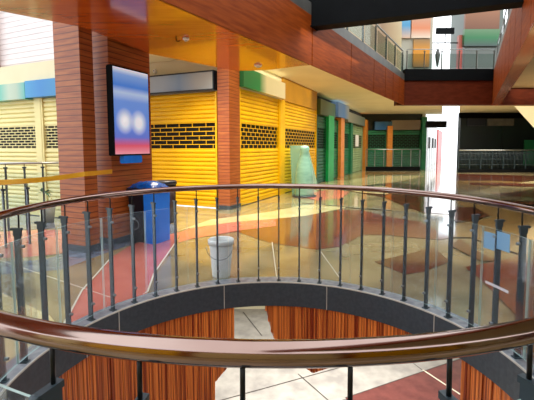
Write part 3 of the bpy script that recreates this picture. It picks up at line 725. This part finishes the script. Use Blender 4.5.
# ------------------------------------------------------------------ display screen on its bracket
sT0, sT1 = sL(114, -.28), sL(150, -.28)
zt1, zt0 = 2.80, 1.44
t = thing('display_screen', 'tall lit display screen hanging on the broad column', 'screen', LP(sT0, -.28), RZ_S)
wT = sT1-sT0
b = NB(); bx(b, 0, wT, 0, .11, zt0, zt1); bmesh.ops.bevel(b, geom=b.edges[:], offset=.012, segments=2); obj('casing', b, 'steel_dark', t)
b = NB(); bx(b, .02, wT-.02, -.008, 0, zt0+.025, zt1-.025)
def screen_mat():
    m = bpy.data.materials.new('blurred blue advert'); m.use_nodes = True; nt = m.node_tree; bs = nt.nodes['Principled BSDF']
    tc = nt.nodes.new('ShaderNodeTexCoord'); sp = nt.nodes.new('ShaderNodeSeparateXYZ'); nt.links.new(tc.outputs['Generated'], sp.inputs[0])
    r = nt.nodes.new('ShaderNodeValToRGB'); nt.links.new(sp.outputs['Z'], r.inputs[0])
    st = [(0, 'd890a0'), (.1, 'c85068'), (.2, '5a70c8'), (.35, '5480d4'), (.62, '6490dc'), (.72, 'a8c4ec'), (.8, '3f7cd8'), (.93, '78a4e4'), (1, 'e0e8f4')]
    for i, (p, c) in enumerate(st):
        e = r.color_ramp.elements[i] if i < 2 else r.color_ramp.elements.new(p); e.position = p; e.color = lin(c)
    last = r.outputs[0]
    for cx_, cz, rad in ((.28, .39, .26), (.68, .38, .26)):
        v = nt.nodes.new('ShaderNodeVectorMath'); v.operation = 'SUBTRACT'; v.inputs[1].default_value = (cx_, .5, cz); nt.links.new(tc.outputs['Generated'], v.inputs[0])
        s2_ = nt.nodes.new('ShaderNodeVectorMath'); s2_.operation = 'MULTIPLY'; s2_.inputs[1].default_value = (1, 0, 1.6); nt.links.new(v.outputs[0], s2_.inputs[0])
        ln = nt.nodes.new('ShaderNodeVectorMath'); ln.operation = 'LENGTH'; nt.links.new(s2_.outputs[0], ln.inputs[0])
        mr = nt.nodes.new('ShaderNodeMapRange'); mr.inputs[1].default_value = rad; mr.inputs[2].default_value = .05; nt.links.new(ln.outputs['Value'], mr.inputs[0])
        mx = nt.nodes.new('ShaderNodeMixRGB'); mx.inputs[2].default_value = lin('e4ecf0'); nt.links.new(mr.outputs[0], mx.inputs[0]); nt.links.new(last, mx.inputs[1]); last = mx.outputs[0]
    nt.links.new(last, bs.inputs['Base Color']); nt.links.new(last, bs.inputs['Emission Color']); bs.inputs['Emission Strength'].default_value = .5
    bs.inputs['Base Color'].default_value = (0, 0, 0, 1)
    return m
obj('display_panel', b, screen_mat(), t)
b = NB(); bx(b, wT*.3, wT*.7, .11, .28, 2.0, 2.4); obj('wall_bracket', b, 'steel_dark', t)
b = NB(); bx(b, wT*.25, wT*.75, .0, .09, zt0-.12, zt0); bmesh.ops.bevel(b, geom=b.edges[:], offset=.015, segments=2); obj('sensor_box', b, 'blue_plastic', t)

# ------------------------------------------------------------------ bins
p = at(147, 240, z=0)
t = thing('waste_bin', 'tall blue and navy waste bin with a crumpled blue bag beneath the screen', 'bin', (p-nL*.07)[:2]+(0,), RZ_F)
b = NB()
def tbox(b, x0, x1, y0, y1, z0, z1, tp=.03, mi=0):
    v = [b.verts.new(q) for q in ((x0+tp, y0+tp, z0), (x1-tp, y0+tp, z0), (x1-tp, y1-tp, z0), (x0+tp, y1-tp, z0), (x0, y0, z1), (x1, y0, z1), (x1, y1, z1), (x0, y1, z1))]
    for f in ((0, 3, 2, 1), (4, 5, 6, 7), (0, 1, 5, 4), (1, 2, 6, 5), (2, 3, 7, 6), (3, 0, 4, 7)): b.faces.new([v[i] for i in f]).material_index = mi
tbox(b, -.27, .05, -.2, .2, .0, .84); obj('dark_body', b, 'navy_plastic', t)
b = NB(); tbox(b, .052, .27, -.2, .2, .0, .84, .01); obj('blue_panel', b, 'blue_plastic', t)
b = NB(); bx(b, -.29, .29, -.22, .22, .84, .90); bmesh.ops.bevel(b, geom=b.edges[:], offset=.02, segments=2); obj('rim', b, 'navy_plastic', t)
b = NB(); g = [[b.verts.new((-.27+.54*i/14, -.21+.42*j/10, .90+.10*math.sin(PI*i/14)**.4*math.sin(PI*j/10)**.4+random.uniform(-.015, .02))) for j in range(11)] for i in range(15)]
for i in range(14):
    for j in range(10): b.faces.new((g[i][j], g[i+1][j], g[i+1][j+1], g[i][j+1])).smooth = True
obj('bag', b, 'bag', t)
b = NB(); pts = [(-.13+.08*math.cos(a*PI/10), -.21, .3+.08*math.sin(a*PI/10)) for a in range(20)]
tube(b, pts, .006, 6, True); obj('recycling_ring', b, 'clamp', t)
p = at(167, 222, z=0)
t = thing('litter_bin', 'small dark brown bin with a blue rim behind the tall blue bin', 'bin', (p.x, p.y, 0))
b = NB(); lathe(b, [(.0, 0), (.17, 0), (.2, .8), (.0, .8)], 20); obj('body', b, 'brown_plastic', t)
b = NB(); lathe(b, [(.2, .8), (.22, .8), (.22, .86), (.19, .88), (.0, .88)], 20); obj('rim', b, 'navy_plastic', t)
b = NB(); p = at(151, 178, Y=7.3); lathe(b, [(0, 0), (.035, 0), (.035, .1), (.012, .14), (.012, .17), (0, .17)], 12)
# bucket
p = at(220, 279.5, z=0)
t = thing('bucket', 'white plastic bucket on the floor just outside the glass railing', 'bucket', (p.x, max(p.y+.1, 4.62), 0))
b = NB(); lathe(b, [(.0, .0), (.108, 0), (.112, .02), (.142, .40), (.138, .41), (.108, .03), (0, .025)], 32); obj('body', b, 'bucket', t)
b = NB(); lathe(b, [(.141, .40), (.158, .40), (.160, .45), (.150, .46), (.140, .45), (.138, .40)], 32); obj('rim', b, 'bucket', t)
b = NB(); tube(b, [(.152*math.cos(a), .152*math.sin(a)-.0, .41-.14*math.sin((a-PI)/1)) if False else (.155*math.cos(a), -.16+.0*a, .40-.16*abs(math.sin(a))) for a in [PI+PI*i/14 for i in range(15)]], .004, 6); obj('handle', b, 'clamp', t)

# plastic wrapped figure and leaning sheet by the yellow shutter
p = LP(sL(304.5, -.85), -.85)
t = thing('wrapped_stand', 'tall pale aqua plastic wrapped stand in front of the far yellow shutter', 'stand', p)
b = NB(); lathe(b, [(0, 0), (.30, 0), (.32, .1), (.29, .6), (.24, 1.0), (.15, 1.25), (.13, 1.4), (.16, 1.5), (.12, 1.6), (0, 1.62)], 22); obj('wrap', b, 'sheeting2', t)
b = NB(); lathe(b, [(0, 0), (.38, 0), (.38, .04), (0, .04)], 22); obj('base_plate', b, 'granite', t)
a_, c_ = sL(292, -.42), sL(318, -.42)
t = thing('leaning_sheet', 'milky green translucent sheet leaning on the far yellow shutter', 'sheet', LP(a_, -.45), RZ_S)
b = NB(); w = c_-a_
v = [b.verts.new(q) for q in ((0, 0, 0), (w, 0, 0), (w*.84, .30, 1.62), (w*.2, .30, 1.62), (0, .02, 0), (w, .02, 0), (w*.84, .32, 1.62), (w*.2, .32, 1.62))]
for f in ((0, 1, 2, 3), (7, 6, 5, 4), (0, 4, 5, 1), (1, 5, 6, 2), (2, 6, 7, 3), (3, 7, 4, 0)): b.faces.new([v[i] for i in f])
obj('sheet', b, 'sheeting', t)

# ------------------------------------------------------------------ left railing, tape and plant
P = at(-30, 232, z=0); Q = at(63, 226, z=0); d = (Q-P).normalized()
glass_rail('guard_railing', 'straight low railing with dark posts in front of the cream shutters', P, d, (Q-P).length, 0, 1.27, 5)
P = at(-20, 252, z=0); Q = at(30, 244, z=0); d = (Q-P).normalized()
glass_rail('guard_railing', 'short nearer glass railing at the left edge with a thin grey rail', P, d, (Q-P).length, 0, 1.0, 2, rail_r=.012)
def onz(v, px, py): v.z = EYE + (at(px, py, Y=1).z-EYE)*v.y; return v
T0 = at(-25, 183, Y=5.0); T1 = onz(LP(sA-.03, -.05), 83, 174); T2 = onz(LP(sB-.02, -.03), 111, 171.5)
b = NB(); n = 24; prev = None
for i in range(n+1):
    u = i/n; q = T0.lerp(T1, u/.75) if u < .75 else T1.lerp(T2, (u-.75)/.25)
    q = q - Vector((0, 0, .03*math.sin(PI*min(1, u/.75))))
    hv = Vector((0, .012*math.sin(u*9), .034))
    cur = [b.verts.new(q+hv), b.verts.new(q-hv)]
    if prev: b.faces.new((prev[0], cur[0], cur[1], prev[1]))
    prev = cur
tag(obj('caution_tape', b, 'tape'), 'yellow caution tape strung from the left edge to the broad column', 'tape')
p = at(48, 219, z=0); p = Vector((p.x*.96, p.y*.96, 0))
t = thing('potted_plant', 'small dark leaved potted plant in front of the cream shutters', 'plant', p)
b = NB(); lathe(b, [(0, 0), (.11, 0), (.15, .3), (.13, .3), (.12, .26), (0, .26)], 18); obj('pot', b, 'pot', t)
b = NB(); cyl(b, (-.05, 0, .25), (-.06, 0, .62), .008); cyl(b, (.06, 0, .25), (.1, 0, .6), .008); obj('stem', b, 'cream_shut', t)
b = NB()
for i in range(14):
    a = 2.4*i; c = Vector((-.05, 0, .6)); e = Vector((math.cos(a)*.2, math.sin(a)*.2, .10*math.sin(i)+.03)); s = e.cross(Vector((0, 0, 1))).normalized()*.03
    v = [b.verts.new(q) for q in (c, c+e*.5+s+Vector((0, 0, .05)), c+e, c+e*.5-s+Vector((0, 0, .05)))]
    b.faces.new(v)
obj('leaves', b, 'leaf', t)

# ------------------------------------------------------------------ small ceiling fittings
def spot(px, py, label, z=ZS, r=.05):
    p = at(px, py, z=z); t = thing('ceiling_spotlight', label, 'spotlight', (p.x, p.y, z))
    b = NB(); lathe(b, [(0, 0), (r, 0), (r, -.02), (r*.6, -.035), (0, -.035)], 16); obj('housing', b, 'white_paint', t)
    b = NB(); lathe(b, [(0, -.036), (r*.5, -.036), (r*.5, -.05), (0, -.05)], 16); obj('lens', b, 'chrome', t)
spot(186, 38, 'small round white fitting on the timber soffit'); spot(258, 65, 'small white fitting near the tip of the timber soffit', r=.08)
t = thing('ceiling_hook', 'small black hook on the timber soffit beside the round fitting', 'hook', at(176, 36, z=ZS))
b = NB(); tube(b, [(0, 0, 0), (0, 0, -.05), (.015, 0, -.08), (.04, 0, -.08), (.05, 0, -.06)], .008, 8); obj('hook', b, 'steel_dark', t)
p = LP(sF, tL(157, sF)); 
t = thing('smoke_detector', 'small round detector on the cream wall above the blue grey sign', 'detector', (p.x, p.y, 3.62), RZ_F)
b = NB(); cyl(b, (0, 0, 0), (0, -.05, 0), .06, .04, 16); obj('body', b, 'white_paint', t)
b = NB(); cyl(b, (0, -.05, 0), (0, -.06, 0), .015, n=10); obj('sensor', b, 'steel_dark', t)

# ------------------------------------------------------------------ groups of look-alikes
GR_ = {'timber_column': 'boarded timber columns', 'roller_shutter': 'roller shutters', 'shop_sign': 'signs over the shops', 'shop_pillar': 'painted pillars of the green shops',
       'balcony_railing': 'railings of the upper floor', 'guard_railing': 'straight guard railings', 'ceiling_spotlight': 'small fittings on the soffit', 'shop_post': 'posts between shutters', 'storefront': 'plain shop fronts'}
for o in list(S.objects):
    k = o.name.split('.')[0]
    if o.parent is None and k in GR_:
        g = GR_[k]
        if k == 'roller_shutter': g = ('yellow' if 'yellow roller' in o['label'] else 'cream' if 'cream roller' in o['label'] else 'green') + ' roller shutters'
        o['group'] = g
